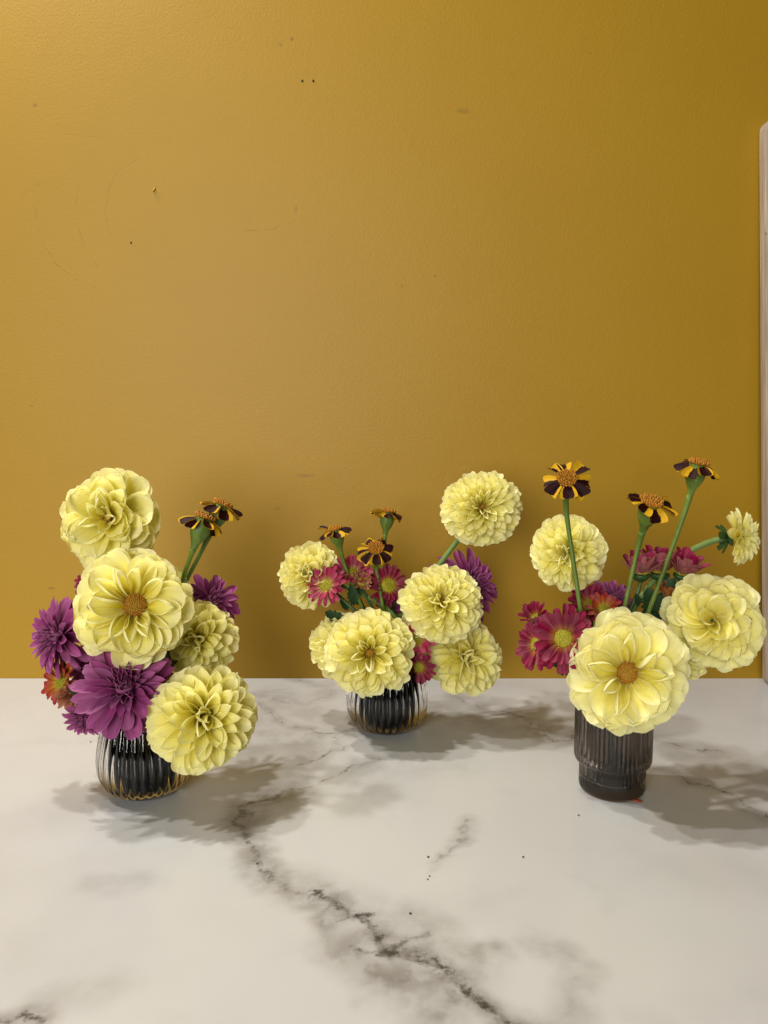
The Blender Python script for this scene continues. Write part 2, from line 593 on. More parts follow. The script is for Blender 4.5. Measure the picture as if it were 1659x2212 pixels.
M_RUST = petal_material('rusty_petal', (0.50, 0.30, 0.05), (0.40, 0.10, 0.03), (0.32, 0.02, 0.035), back=(0.36, 0.15, 0.04), trans=0.2, vein=0.2)
M_TAN = petal_material('tan_rolled_petal', (0.35, 0.22, 0.06), (0.42, 0.17, 0.09), (0.42, 0.20, 0.12), back=(0.40, 0.20, 0.10), trans=0.2, vein=0.2)
M_MARI = marigold_material()
M_STEM = plain('green_stem', (0.085, 0.15, 0.03), (0.14, 0.21, 0.055), 60, 0.5, (1, 1, .2))
M_STEMD = plain('dark_green_stem', (0.035, 0.07, 0.022), (0.065, 0.11, 0.035), 60, 0.5, (1, 1, .2))
M_MSTEM = plain('marigold_stem', (0.075, 0.125, 0.014), (0.115, 0.175, 0.024), 50, 0.45, (1, 1, .15))
M_CALYX = plain('marigold_calyx', (0.075, 0.125, 0.018), (0.125, 0.19, 0.03), 160, 0.45, (1, 1, .1), 0.3)
M_BRACT = plain('dark_bract', (0.02, 0.055, 0.015), (0.04, 0.09, 0.025), 90, 0.4)
M_LEAF = plain('dark_leaf', (0.016, 0.042, 0.016), (0.032, 0.072, 0.026), 90, 0.45, (1, 1, 1), 0.3)
M_DISC = plain('amber_florets', (0.34, 0.17, 0.012), (0.50, 0.30, 0.03), 900, 0.6)
M_DISCT = plain('rusty_floret_tips', (0.34, 0.12, 0.008), (0.45, 0.20, 0.015), 900, 0.6)
M_DISCG = plain('yellow_green_florets', (0.26, 0.25, 0.015), (0.40, 0.34, 0.02), 700, 0.6)
M_DISCO = plain('orange_florets', (0.28, 0.11, 0.005), (0.42, 0.19, 0.010), 800, 0.6)
M_CLEAR = glass_material('clear_glass', (0.97, 0.96, 0.94))
M_SMOKE = glass_material('smoke_glass', (0.31, 0.262, 0.222), 0.03)
M_LINING = smoke_lining()
M_CRUMB = plain('dry_crumb', (0.05, 0.03, 0.015), (0.12, 0.07, 0.03), 900, 0.8)
M_SHRED = plain('red_shred', (0.20, 0.03, 0.01), (0.30, 0.06, 0.02), 900, 0.6)

# ------------------------------------------------------------------ setting: marble table top, wall, leaning board
gx = np.concatenate([[-1.6, -1.1], np.arange(-.62, .6201, .003), [1.1, 1.6]])
gy = np.arange(.18, WALL_Y, .003)
gy[-1] = WALL_Y - .0005
GX, GY = np.meshgrid(gx, gy)
nx, ny = len(gx), len(gy)
tv = np.stack([GX.ravel(), GY.ravel(), np.zeros(nx * ny)], 1).tolist()
tf = [(j * nx + i, j * nx + i + 1, (j + 1) * nx + i + 1, (j + 1) * nx + i) for j in range(ny - 1) for i in range(nx - 1)]
k0 = len(tv)
tv += [(gx[0], gy[0], -.03), (gx[-1], gy[0], -.03), (gx[-1], gy[-1], -.03), (gx[0], gy[-1], -.03)]
tf += [(k0 + 3, k0 + 2, k0 + 1, k0), tuple([k0, k0 + 1] + [i for i in range(nx - 1, -1, -1)]),
       tuple([k0 + 1, k0 + 2] + [j * nx + nx - 1 for j in range(ny - 1, -1, -1)]), tuple([k0 + 3, k0] + [j * nx for j in range(ny)])]
tt = mesh_obj('tabletop', tv, tf, M_MARBLE, smooth=False)
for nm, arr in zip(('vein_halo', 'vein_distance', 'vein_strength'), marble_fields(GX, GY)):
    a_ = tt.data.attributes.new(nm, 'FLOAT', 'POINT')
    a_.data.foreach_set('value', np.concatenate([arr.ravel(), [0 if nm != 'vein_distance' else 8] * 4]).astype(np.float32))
tt['kind'] = 'structure'
wl = mesh_obj('wall', [(-2.2, WALL_Y, -.6), (2.2, WALL_Y, -.6), (2.2, WALL_Y, 2.4), (-2.2, WALL_Y, 2.4),
                       (-2.2, WALL_Y + .1, -.6), (2.2, WALL_Y + .1, -.6), (2.2, WALL_Y + .1, 2.4), (-2.2, WALL_Y + .1, 2.4)],
              [(0, 1, 2, 3), (7, 6, 5, 4), (0, 4, 5, 1), (1, 5, 6, 2), (2, 6, 7, 3), (3, 7, 4, 0)], M_WALL, smooth=False)
wl['kind'] = 'structure'

# nail holes and a paint chip are pieces of the wall
def bead(name, loc, r, flat, mat, parent, seed=0):
    rr = random.Random(seed)
    vs, fs = lathe([(0.0001, flat), (0.6, flat * .8), (1.0, 0.0), (0.7, -flat * .6), (0.0001, -flat)], 9)
    vs = [Vector(v) * r * rr.uniform(.75, 1.25) for v in vs]
    o = mesh_obj(name, vs, fs, mat, parent)
    o.location = loc
    return o


M_HOLE = plain('hole_dark', (0.012, 0.008, 0.004), (0.03, 0.02, 0.01), 900, 0.9)  # near-black colour stands in for the dark inside of each nail hole
for i, (x, y, r) in enumerate(((653, 175, .0016), (677, 175, .0018), (283, 524, .0015))):
    p = on_wall(x, y)
    o = bead('nail_hole', p + Vector((0, -.0001, 0)), r, .15, M_HOLE, wl, i)
    o.rotation_euler = (math.pi / 2, 0, 0)
    o.scale = (.8, 1.2, 1)
p = on_wall(333, 411)
o = bead('paint_chip', p + Vector((0, -.0006, 0)), .0024, .5, M_WALL, wl, 7)
o.rotation_euler = (math.pi / 2, 0.5, 0)
o.scale = (.6, 1.5, 1)


def make_board():
    """Wooden board with rounded corners leaning on the wall; only its edge shows in the picture."""
    th, wd = 0.020, 0.30
    fp = on_table(1650, 1496)              # lower front corner
    base = Vector((at(1645, 1430, fp.y + .012)[0].x + .011, fp.y + .010, 0))
    top, _ = at(1645, 244, WALL_Y - .03)
    L = (Vector((0, WALL_Y - .022, top.z)) - Vector((0, base.y, 0))).length
    t = thing('leaning_board', base, 'pale wooden board leaning against the mustard wall beside the pleated vase', 'board')
    rc = 0.015
    out = []
    for cx, cz, a0 in ((wd - rc, rc, -90), (wd - rc, L - rc, 0), (rc, L - rc, 90), (rc, rc, 180)):
        for k in range(9):
            a = math.radians(a0 + k * 11.25)
            out.append((cx + rc * math.cos(a), cz + rc * math.sin(a)))
    n = len(out)
    verts, faces = [], []
    e = .003
    for yy, ins in ((0, e), (e, 0), (th - e, 0), (th, e)):
        for (x, z) in out:
            cx, cz = wd / 2, L / 2
            verts.append((x + (ins if x < cx else -ins), yy, z + (ins if z < cz else -ins)))
    for r in range(3):
        for k in range(n):
            k2 = (k + 1) % n
            faces.append((r * n + k, r * n + k2, (r + 1) * n + k2, (r + 1) * n + k))
    faces.append(tuple(range(n)))
    faces.append(tuple(3 * n + k for k in range(n))[::-1])
    o = mesh_obj('plank', verts, faces, M_WOOD, t, smooth=False)
    lean = math.atan2(WALL_Y - th - .001 - base.y, top.z)
    roll = math.atan2(at(1642, 320, WALL_Y - .03)[0].x + .011 - base.x, at(1642, 320, WALL_Y - .03)[0].z)
    t.rotation_euler = (-lean, roll, 0)
    return t


make_board()


# ------------------------------------------------------------------ vases
def vase_round(px, py, W, label):
    base = on_table(px, py)
    s = W / 0.0935
    t = thing('bud_vase', base, label, 'vase', None)
    outer = smooth_profile([(.0002, .0006), (.018, .0006), (.027, .001), (.034, .0045), (.0405, .011), (.0450, .021), (.0467, .032),
                            (.0462, .044), (.0435, .060), (.0390, .078), (.0350, .093), (.0338, .101), (.0345, .105)], 5)
    inner = smooth_profile([(.0335, .1062), (.0315, .105), (.0305, .100), (.0305, .090), (.0305, .075), (.0300, .058), (.0285, .040), (.0262, .026), (.0215, .0160), (.013, .0122), (.0002, .0115)], 5)
    NR = 34
    no = len(outer)

    def rib(a, i):
        z = prof[i][1]
        k = min(1, max(0, (z - .002) / .010)) * min(1, max(0, (.104 - z) / .02))
        return 1 + (.026 if i < no else .014) * k * (abs(math.cos(a * NR / 2)) ** 0.7 * 2 - 1.3)
    prof = outer + inner
    vs, fs = lathe([(r * s, z * s) for r, z in prof], NR * 8, rib)
    mesh_obj('glass_body', vs, fs, M_CLEAR, t)
    lin = [(r * s + .0004, z * s - (.0006 if r < .025 else 0)) for r, z in inner[8:]]
    vs, fs = lathe([(max(r, .0001), z) for r, z in lin], NR * 6, lambda a, i: 1 + .014 * (abs(math.cos(a * NR / 2)) ** 0.7 * 2 - 1.3) * (1 if lin[i][0] > .02 else 0))
    mesh_obj('smoked_lining', vs, fs, M_LINING, t)
    return t, base, .105 * s, .030 * s


def vase_step(px, py, W, label):
    base = on_table(px, py)
    s = W / 0.0755
    t = thing('pleated_vase', base, label, 'vase')
    R1, R2, H1, H = .0323, .0377, .029, .104
    outer = [(.0002, .0), (.026, .0), (.0305, .0006), (R1 - .0004, .003), (R1, .006), (R1, .014), (R1, .022), (R1, H1 - .001), (R1 + .0004, H1),
             (R2 - .0012, H1 + .0015), (R2 - .0002, H1 + .0045), (R2, H1 + .008), (R2, H1 + .02), (R2, H1 + .035), (R2, H1 + .05), (R2, H - .002), (R2 - .001, H)]
    inner = [(R2 - .0032, H), (R2 - .004, H - .002), (R2 - .004, H1 + .03), (R2 - .0045, H1 + .010), (R2 - .0075, H1 + .004), (R1 - .0045, H1 - .002),
             (R1 - .0045, .018), (R1 - .006, .012), (R1 - .010, .010), (.0002, .0095)]
    NR = 52
    no = len(outer)

    def rib(a, i):
        if i >= no or outer[i][0] < .03:
            return 1.0
        return 1 + .022 * (abs(math.cos(a * NR / 2)) ** 0.8 - .7)
    vs, fs = lathe([(r * s, z * s) for r, z in outer + inner], NR * 6, rib)
    mesh_obj('glass_body', vs, fs, M_SMOKE, t)
    return t, base, H * s, (R2 - .006) * s


V1 = vase_round(318, 1704, .0905, 'ribbed dark glass vase with clear rim of glass beneath the purple chrysanthemums')
V2 = vase_round(836, 1570, .0950, 'ribbed dark glass vase near the wall, beneath the rose-pink daisies')
V3 = vase_step(1321, 1702, .0730, 'straight pleated smoky grey vase with a narrower stepped foot')
VASES = [V1, V2, V3]


# ------------------------------------------------------------------ petals
def petal_mesh(name, mat, W, prof, a0, a1, b0, b1, tip=0.02, pull=0.0, ruffle=0.0, seed=0, nu=8, rows=None, twist=0.0):
    rr = random.Random(seed)
    rows = rows or [0, .11, .24, .38, .52, .65, .77, .86, .93, .975, 1.0]
    pv, pw = zip(*prof)
    ph1, ph2 = rr.uniform(0, 6.28), rr.uniform(0, 6.28)
    asym = rr.uniform(-.08, .08)
    verts, uvs, faces = [], [], []
    y = z = 0.0
    prev = 0.0
    for i, v in enumerate(rows):
        be = b0 + b1 * v
        if i:
            dl = v - prev
            y += math.cos(be) * dl
            z += math.sin(be) * dl
        prev = v
        w = W * float(np.interp(v, pv, pw))
        a = a0 + (a1 - a0) * v
        tw = twist * v
        for k in range(nu + 1):
            u = -1 + 2 * k / nu
            x = (w / a) * math.sin(a * u)
            dz = (w / a) * (1 - math.cos(a * u))
            s = max(0.0, (v - .55) / .45)
            back = -pull * u * u * s * s + tip * max(0, 1 - abs(u) * 2.2) * s * s
            dz += ruffle * abs(u) * s * math.sin(3.1 * u + ph1 + 4 * v) + ruffle * .5 * s * math.sin(7 * u + ph2)
            x += asym * v * w
            xx = x * math.cos(tw) - dz * math.sin(tw)
            zz = x * math.sin(tw) + dz * math.cos(tw)
            verts.append((xx, y + math.cos(be) * back - math.sin(be) * zz, z + math.sin(be) * back + math.cos(be) * zz))
            uvs.append((.5 + .5 * u, v))
    n = nu + 1
    for i in range(len(rows) - 1):
        for k in range(nu):
            faces.append((i * n + k, i * n + k + 1, (i + 1) * n + k + 1, (i + 1) * n + k))
    me = bpy.data.meshes.new(name)
    me.from_pydata(verts, [], faces)
    me.polygons.foreach_set('use_smooth', [True] * len(me.polygons))
    l = me.uv_layers.new(name='UVMap')
    idx = np.empty(len(me.loops), dtype=np.int32)
    me.loops.foreach_get('vertex_index', idx)
    l.data.foreach_set('uv', np.asarray(uvs, dtype=np.float32)[idx].ravel())
    me.materials.append(mat)
    me.update()
    return me


def tip_profile(start, pts, blunt, end=.05):
    """Width along a petal: the given points up to start, then a rounded (blunt > 2: squarer) tip."""
    q = [0, .2, .4, .55, .7, .8, .88, .94, .975, .992]
    return pts + [(start + (1 - start) * f, max(end, (1 - f ** blunt) ** (1 / blunt))) for f in q] + [(1, end)]


P_ROUND = tip_profile(.64, [(0, .40), (.12, .54), (.3, .78), (.45, .93)], 2.7)
P_POINT = tip_profile(.57, [(0, .40), (.12, .56), (.3, .84), (.45, .97)], 1.9)
P_STRAP = tip_profile(.60, [(0, .45), (.15, .62), (.35, .85), (.5, .96)], 1.3)
P_DAISY = tip_profile(.72, [(0, .38), (.15, .58), (.35, .86), (.55, .98)], 2.2)
P_MARI = tip_profile(.74, [(0, .22), (.15, .40), (.35, .70), (.55, .93)], 2.8)


def variants(name, mat, n, seed0=0, **kw):
    rr = random.Random(seed0)
    out = []
    for i in range(n):
        k = dict(kw)
        k['a0'] = kw['a0'] * rr.uniform(.88, 1.12)
        k['a1'] = kw['a1'] * rr.uniform(.8, 1.2)
        k['b1'] = kw['b1'] + rr.uniform(-.14, .14)
        out.append(petal_mesh(name, mat, seed=seed0 * 31 + i, **k))
    return out


def dset(prefix_seed, prof, flat=1.0, ruffle=.02, tip=.03):
    s = prefix_seed
    return {
        'in': variants('petal', M_DAHLIA, 4, s + 1, W=1, prof=prof, a0=2.5, a1=1.9, b0=-.15, b1=.65, ruffle=ruffle, tip=tip),
        'mid': variants('petal', M_DAHLIA, 6, s + 2, W=1, prof=prof, a0=2.3 * flat, a1=1.35 * flat, b0=.12, b1=-.10, ruffle=ruffle, tip=tip),
        'out': variants('petal', M_DAHLIA, 5, s + 3, W=1, prof=prof, a0=1.9 * flat, a1=.80 * flat, b0=.2, b1=-.55, ruffle=ruffle * 1.3, tip=tip),
    }


# meshes above are built one unit wide; each petal object is scaled to its own width and length
D_BALL = dset(10, P_ROUND, 1.0, .04, .02)
D_POINT = dset(20, P_POINT, .95, .03, .05)
D_OPEN = dset(30, P_ROUND, .60, .10, .01)


def petal_matrix(base, theta, phi, length, width, depth, roll, frame):
    d = Vector((math.sin(theta) * math.cos(phi), math.sin(theta) * math.sin(phi), math.cos(theta)))
    n = Vector((-math.cos(theta) * math.cos(phi), -math.cos(theta) * math.sin(phi), math.sin(theta)))
    x = d.cross(n)
    if roll:
        q = Matrix.Rotation(roll, 3, d)
        x, n = q @ x, q @ n
    m3 = Matrix((x * width, d * length, n * depth)).transposed()
    m3 = frame @ m3
    m = m3.to_4x4()
    m.translation = frame @ base
    return m


def frame_of(axis):
    z = axis.normalized()
    x = Vector((0, 0, 1)).cross(z)
    if x.length < 1e-3:
        x = Vector((1, 0, 0))
    x.normalize()
    y = z.cross(x)
    return Matrix((x, y, z)).transposed()


def floret_disc(name, R, n, height, mat, parent, frame, offset, seed, fr=.11, tall=1.6, mat2=None):
    """Dome of little floret buds: too small to pick apart, so one part."""
    rr = random.Random(seed)
    verts, faces = [], []
    dome = [(0.0001, height), (.5, height * .8), (.85, height * .4), (1.0, 0), (.7, -height * .3)]
    vs, fs = lathe([(r * R * .97, z * R) for r, z in dome], 18)
    verts += [Vector(v) for v in vs]
    faces += fs
    for i in range(n):
        t = math.sqrt((i + .5) / n)
        a = i * 2.39996
        p = Vector((t * R * math.cos(a), t * R * math.sin(a), (height * (1 - t * t)) * R))
        nrm = Vector((t * math.cos(a) * height * 1.6, t * math.sin(a) * height * 1.6, 1)).normalized()
        nrm = (nrm + Vector((rr.uniform(-.2, .2), rr.uniform(-.2, .2), 0))).normalized()
        f = frame_of(nrm)
        r = R * fr * rr.uniform(.8, 1.15)
        h = r * tall * rr.uniform(.7, 1.3)
        k0 = len(verts)
        for rad, z in ((.75, 0), (1.0, .5), (.62, .95)):
            for q in range(5):
                b = 2 * math.pi * q / 5
                verts.append(p + f @ Vector((r * rad * math.cos(b), r * rad * math.sin(b), h * z)))
        verts.append(p + nrm * h * 1.08)
        for ring in range(2):
            for q in range(5):
                q2 = (q + 1) % 5
                faces.append((k0 + ring * 5 + q, k0 + ring * 5 + q2, k0 + ring * 5 + 5 + q2, k0 + ring * 5 + 5 + q))
        for q in range(5):
            faces.append((k0 + 10 + q, k0 + 10 + (q + 1) % 5, k0 + 15))
    verts = [frame @ (Vector(v) + offset) for v in verts]
    o = mesh_obj(name, verts, faces, mat, parent)
    o['kind'] = 'stuff'
    if mat2 is not None:
        o.data.materials.append(mat2)
        nd = len(fs)
        mi = [0] * nd
        for i in range(n):
            t = math.sqrt((i + .5) / n)
            mi += [1 if (t > .62 and rr.random() < .8) or rr.random() < .12 else 0] * 15
        o.data.polygons.foreach_set('material_index', mi)
    return o


def stem_to(t, start, out_dir, vase, r0, r1, mat, ang, seed, back_len=.05, n=18, spread=.55, name='stem', via=None):
    """Stem from the back of a bloom into the mouth of its vase and down to its floor (t-local mesh)."""
    _, base, H, rin = vase
    rr = random.Random(seed)
    mouth = base + Vector((math.cos(ang) * rin * spread, math.sin(ang) * rin * spread, H))
    foot = base + Vector((-math.cos(ang) * rin * .30, -math.sin(ang) * rin * .30, H * .25))
    d1 = (mouth - foot).normalized()
    L = (start - mouth).length
    pts = bez(start, start + out_dir * min(back_len, L * .5), mouth + d1 * L * .4, mouth, n)
    if via is not None:
        La = (start - via).length
        pts = bez(start, start + out_dir * La * .2, via + (start - via).normalized() * La * .4, via, n)
        Lb = (via - mouth).length
        pts += bez(via, via + (via - start).normalized() * Lb * .4, mouth + d1 * Lb * .3, mouth, 10)[1:]
    pts += [mouth + (foot - mouth) * k for k in (.5, 1.0)]
    m = len(pts)
    rad = [r0 + (r1 - r0) * i / (m - 1) for i in range(m)]
    vs, fs = tube([p - t.location for p in pts], rad, 10)
    return mesh_obj(name, vs, fs, mat, t), pts


def calyx_cup(t, axis, R, mat, back=.0, length=1.0, name='calyx'):
    f = frame_of(axis)
    prof = [(.0001, -.55 * length), (.25, -.50 * length), (.6, -.36 * length), (.95, -.12 * length), (1.0, .1), (.8, .22), (.0001, .25)]
    vs, fs = lathe([(r * R, z * R - back) for r, z in smooth_profile(prof, 3)], 20)
    return mesh_obj(name, [f @ Vector(v) for v in vs], fs, mat, t)


M_BRACTMESH = petal_mesh('bract', M_BRACT, 1, P_ROUND, .9, .6, .1, -.5, tip=.03, seed=3, nu=6, rows=[0, .2, .4, .6, .8, .92, 1])


def dahlia(px, py, rpx, Y, yaw, pitch, vase, label, n=85, kind='ball', disc=0.0, th0=8, th1=116, wid=.78, lin=.66, seed=0,
           stem_ang=None, messy=.06, hole=0.0, bracts=False, squash=1.0, curl=1.0, spiral=0.0, via=None):
    c, k = at(px, py, Y)
    R = rpx * .94 * k / FPX
    axis = view_dir(c, yaw, pitch)
    t = thing('dahlia', c, label, 'dahlia', 'pale yellow dahlias')
    fr = frame_of(axis)
    rr = random.Random(seed * 7 + 1)
    messy = messy * 1.15 + .02
    fr = fr @ Matrix.Rotation(rr.uniform(0, 6.28), 3, 'Z') @ Matrix.Diagonal((rr.uniform(1.0, 1.06), rr.uniform(.94, 1.0), rr.uniform(.95, 1.08)))
    sets = {'ball': D_BALL, 'point': D_POINT, 'open': D_OPEN}[kind]
    c0, c1 = math.cos(math.radians(th0)), math.cos(math.radians(th1))
    area = 2 * math.pi * (c0 - c1) / n
    sp = math.sqrt(area)
    for i in range(n):
        u = (i + .5) / n
        ct = c0 + (c1 - c0) * (u ** 0.92)
        th = math.acos(max(-1, min(1, ct))) + rr.gauss(0, messy)
        phi = i * 2.399963 + rr.gauss(0, messy * 1.2)
        tt_ = max(0.0, min(1.0, (math.degrees(th) - th0) / (100 - th0)))
        L = R * (lin + (1 - lin) * tt_ ** .8) * rr.uniform(.93, 1.05)
        if math.degrees(th) > 98:
            L *= .96
        zone = 'in' if tt_ < .24 * curl else ('mid' if tt_ < .74 else 'out')
        me = rr.choice(sets[zone])
        w = R * sp * wid * 1.18 * (.62 + .42 * tt_ ** .7) * rr.uniform(.9, 1.1)
        dep = w * (1.0 if zone != 'out' else 1.0)
        b = Vector((math.cos(phi), math.sin(phi), 0)) * R * (.05 + disc * .85 * (1 - .6 * tt_)) + Vector((0, 0, R * (.10 * (1 - tt_))))
        M = petal_matrix(b, th, phi, L - (R * disc * .45 * (1 - tt_)), w, dep, spiral + rr.gauss(0, messy * 1.6), fr)
        if squash != 1.0:
            M = Matrix.Translation((0, 0, 0)) @ M
        data_obj('petal', me, t, M)
    if disc:
        floret_disc('floret_disc', R * disc, 110, .38, M_DISC, t, fr, Vector((0, 0, R * (.16 + .45 * hole))), seed, fr=.10, tall=1.8, mat2=M_DISCT)
    start = c - axis * R * .18
    sa = stem_ang if stem_ang is not None else rr.uniform(0, 6.28)
    stem_to(t, start, -axis, vase, .0032, .0028, M_STEM, sa, seed, via=at(*via)[0] if via else None)
    calyx_cup(t, axis, R * .30, M_BRACT, back=R * .20, length=1.0)
    if bracts:
        for q in range(6):
            a = q * 1.047 + .3
            b = Vector((math.cos(a) * R * .12, math.sin(a) * R * .12, -R * .30))
            data_obj('bract', M_BRACTMESH, t, petal_matrix(b, math.radians(118 + 18 * (q % 2)), a, R * .5, R * .17, R * .17, 0, fr))
    return t, c, R, axis


VY = [0.717, 0.877, 0.720]
# first bouquet, over the dark vase with purple chrysanthemums
dahlia(238, 1122, 110, VY[0] + .030, -20, 4, V1, 'topmost pale yellow dahlia, loose-petalled and leaning out above the open-centred one', n=72, kind='open', th0=14, wid=.84, lin=.70, seed=1, messy=.12, disc=.07)
dahlia(290, 1309, 126, VY[0] - .030, 2, 6, V1, 'broad flat-petalled yellow dahlia with golden brown disc, above purple chrysanthemums', n=58, kind='open', th0=42, th1=112, wid=.92, lin=.74, seed=2, messy=.10, disc=.20)
dahlia(424, 1380, 90, VY[0] + .030, -6, -10, V1, 'shaded yellow dahlia tucked behind the broad open one, beneath two marigolds', n=88, kind='ball', seed=3, messy=.06, wid=.80)
dahlia(437, 1550, 121, VY[0] - .050, 13, -3, V1, 'large yellow dahlia hanging low in front of the ribbed vase with purple blooms', n=92, kind='point', seed=4, messy=.05, wid=.80, lin=.72)
# second bouquet, near the wall
dahlia(671, 1243, 70, VY[1] + .020, -16, 8, V2, 'smaller yellow dahlia beside the pink daisies, next to a drooping marigold', n=84, kind='ball', seed=5, wid=.82)
dahlia(1040, 1098, 84, VY[1] + .005, 8, 14, V2, 'tall round yellow dahlia standing alone on a bare green stem', n=165, kind='ball', seed=6, via=(945, 1225, VY[1] + .012), stem_ang=.3, wid=.80, lin=.80, disc=.07, th0=13, messy=.04)
dahlia(953, 1303, 88, VY[1] - .030, 2, 20, V2, 'yellow dahlia tilted upward in front of the purple chrysanthemum near the wall', n=112, kind='ball', seed=7, wid=.82, lin=.74, disc=.08, th0=16, messy=.05)
dahlia(799, 1410, 96, VY[1] - .060, -4, 0, V2, 'yellow dahlia with small amber eye, covering the front of the vase near the wall', n=98, kind='ball', seed=8, wid=.84, lin=.72, disc=.10, th0=20, messy=.09)
dahlia(736, 1396, 76, VY[1] - .005, -42, 0, V2, 'yellow dahlia turned aside, half hidden behind the one with an amber eye', n=90, kind='ball', seed=9, wid=.82)
dahlia(1003, 1418, 88, VY[1] - .010, 12, -14, V2, 'dim drooping yellow dahlia beneath the upward-tilted one', n=80, kind='point', seed=10, wid=.86, lin=.72, messy=.14)
# third bouquet, in the pleated vase
dahlia(1227, 1195, 85, VY[2] + .040, -12, -4, V3, 'round yellow dahlia crossed by a green marigold stem', n=104, kind='point', seed=11, wid=.80, lin=.74, bracts=True)
dahlia(1353, 1452, 127, VY[2] - .055, 4, -3, V3, 'ruffled yellow dahlia with rusty orange disc, covering the pleated vase', n=56, kind='open', th0=40, th1=112, wid=.94, lin=.74, seed=12, messy=.16, disc=.19)
dahlia(1540, 1342, 106, VY[2] - .005, -2, 2, V3, 'full yellow dahlia beside the wooden board, without visible disc', n=78, kind='open', th0=12, wid=.86, lin=.72, seed=13, messy=.11, spiral=.25)
dahlia(1592, 1160, 66, VY[2] + .040, 86, 8, V3, 'small yellow dahlia seen from its side with dark green bracts', n=84, kind='point', seed=14, th0=10, th1=98, wid=.74, lin=.62, bracts=True)
dahlia(1478, 1412, 62, VY[2] + .010, 10, -15, V3, 'mostly hidden yellow dahlia squeezed between the ruffled and the full one', n=60, kind='ball', seed=15, wid=.84)

# ------------------------------------------------------------------ chrysanthemums and daisies
C_SET = {
    'in': variants('petal', M_PURPLE, 3, 41, W=1, prof=P_STRAP, a0=1.8, a1=1.5, b0=-.35, b1=1.3, ruffle=.03, tip=.05, nu=6),
    'mid': variants('petal', M_PURPLE, 4, 42, W=1, prof=P_STRAP, a0=1.5, a1=.9, b0=.25, b1=-.35, ruffle=.05, tip=.06, nu=6),
    'out': variants('petal', M_PURPLE, 4, 43, W=1, prof=P_STRAP, a0=1.1, a1=.7, b0=.35, b1=-1.0, ruffle=.06, tip=.06, nu=6),
}


def chrysanthemum(px, py, rpx, Y, yaw, pitch, vase, label, n=90, seed=0, messy=.09, th1=118, fat=1.0):
    """Incurved dome of small florets, ringed by longer straps that open and droop."""
    c, k = at(px, py, Y)
    R = rpx * k / FPX
    axis = view_dir(c, yaw, pitch)
    t = thing('chrysanthemum', c, label, 'chrysanthemum', 'purple chrysanthemums')
    fr = frame_of(axis)
    rr = random.Random(seed * 13 + 5)
    n_in, n_mid = int(n * .36), int(n * .26)
    for i in range(n):
        phi = i * 2.399963 + rr.gauss(0, messy)
        if i < n_in:
            f = i / n_in
            th, L, w, zone = 6 + 42 * f, .32 + .12 * f, .062 + .04 * f, 'in'
            br, bz = .02 + .21 * f, .32 - .16 * f * f
        elif i < n_in + n_mid:
            f = (i - n_in) / n_mid
            th, L, w, zone = 52 + 22 * f, .52 + .26 * f, .10 + .03 * f, 'mid'
            br, bz = .16, .14 - .06 * f
        else:
            f = (i - n_in - n_mid) / (n - n_in - n_mid)
            th, L, w, zone = 74 + (th1 - 74) * f, .84 + .16 * math.sin(f * 2.6), .135 + .02 * f, 'out'
            br, bz = .14, .06 - .08 * f
        th = math.radians(th) + rr.gauss(0, messy)
        b = Vector((math.cos(phi) * br, math.sin(phi) * br, bz)) * R
        w *= R * fat * rr.uniform(.85, 1.15)
        data_obj('petal', rr.choice(C_SET[zone]), t, petal_matrix(b, th, phi, R * (L - .08) * rr.uniform(.88, 1.08), w, w, rr.gauss(0, .16), fr))
    calyx_cup(t, axis, R * .22, M_BRACT, back=R * .24)
    vs, fs = lathe([(r * R, z * R) for r, z in ((.0001, .30), (.10, .28), (.18, .20), (.20, .05), (.16, -.2), (.0001, -.24))], 14)
    mesh_obj('receptacle', [fr @ Vector(v) for v in vs], fs, M_PURPLE, t, uvs=[(.5, .4)] * len(vs))
    stem_to(t, c - axis * R * .15, -axis, vase, .0022, .0022, M_STEMD, rr.uniform(0, 6.28), seed, back_len=.03)
    return t


chrysanthemum(272, 1486, 114, VY[0] - .045, -4, 16, V1, 'large purple chrysanthemum facing forward over the rim of the ribbed vase', n=104, seed=1)
chrysanthemum(130, 1374, 92, VY[0] - .005, -58, 6, V1, 'purple chrysanthemum facing sideways, above the rust-red daisy', n=90, seed=2)
chrysanthemum(186, 1546, 60, VY[0] - .005, -40, -42, V1, 'small purple chrysanthemum drooping toward the tabletop below the rust-red daisy', n=76, seed=3)
chrysanthemum(452, 1304, 76, VY[0] + .055, 22, 26, V1, 'purple chrysanthemum at the back, behind the shaded yellow dahlia and marigold stems', n=84, seed=4)
chrysanthemum(196, 1440, 60, VY[0] + .010, -30, 10, V1, 'dark purple chrysanthemum wedged between the sideways one and the broad open dahlia', n=70, seed=5)
chrysanthemum(1008, 1264, 86, VY[1] + .035, 44, 16, V2, 'purple chrysanthemum behind the upward-tilted yellow dahlia', n=100, seed=6)
chrysanthemum(1324, 1296, 58, VY[2] + .040, 25, 40, V3, 'dark purple chrysanthemum behind the marigold stems over the pleated vase', n=70, seed=7)
chrysanthemum(842, 1320, 38, VY[1] + .020, 0, 40, V2, 'shadowed purple chrysanthemum deep among the pink daisy stems', n=56, seed=8)

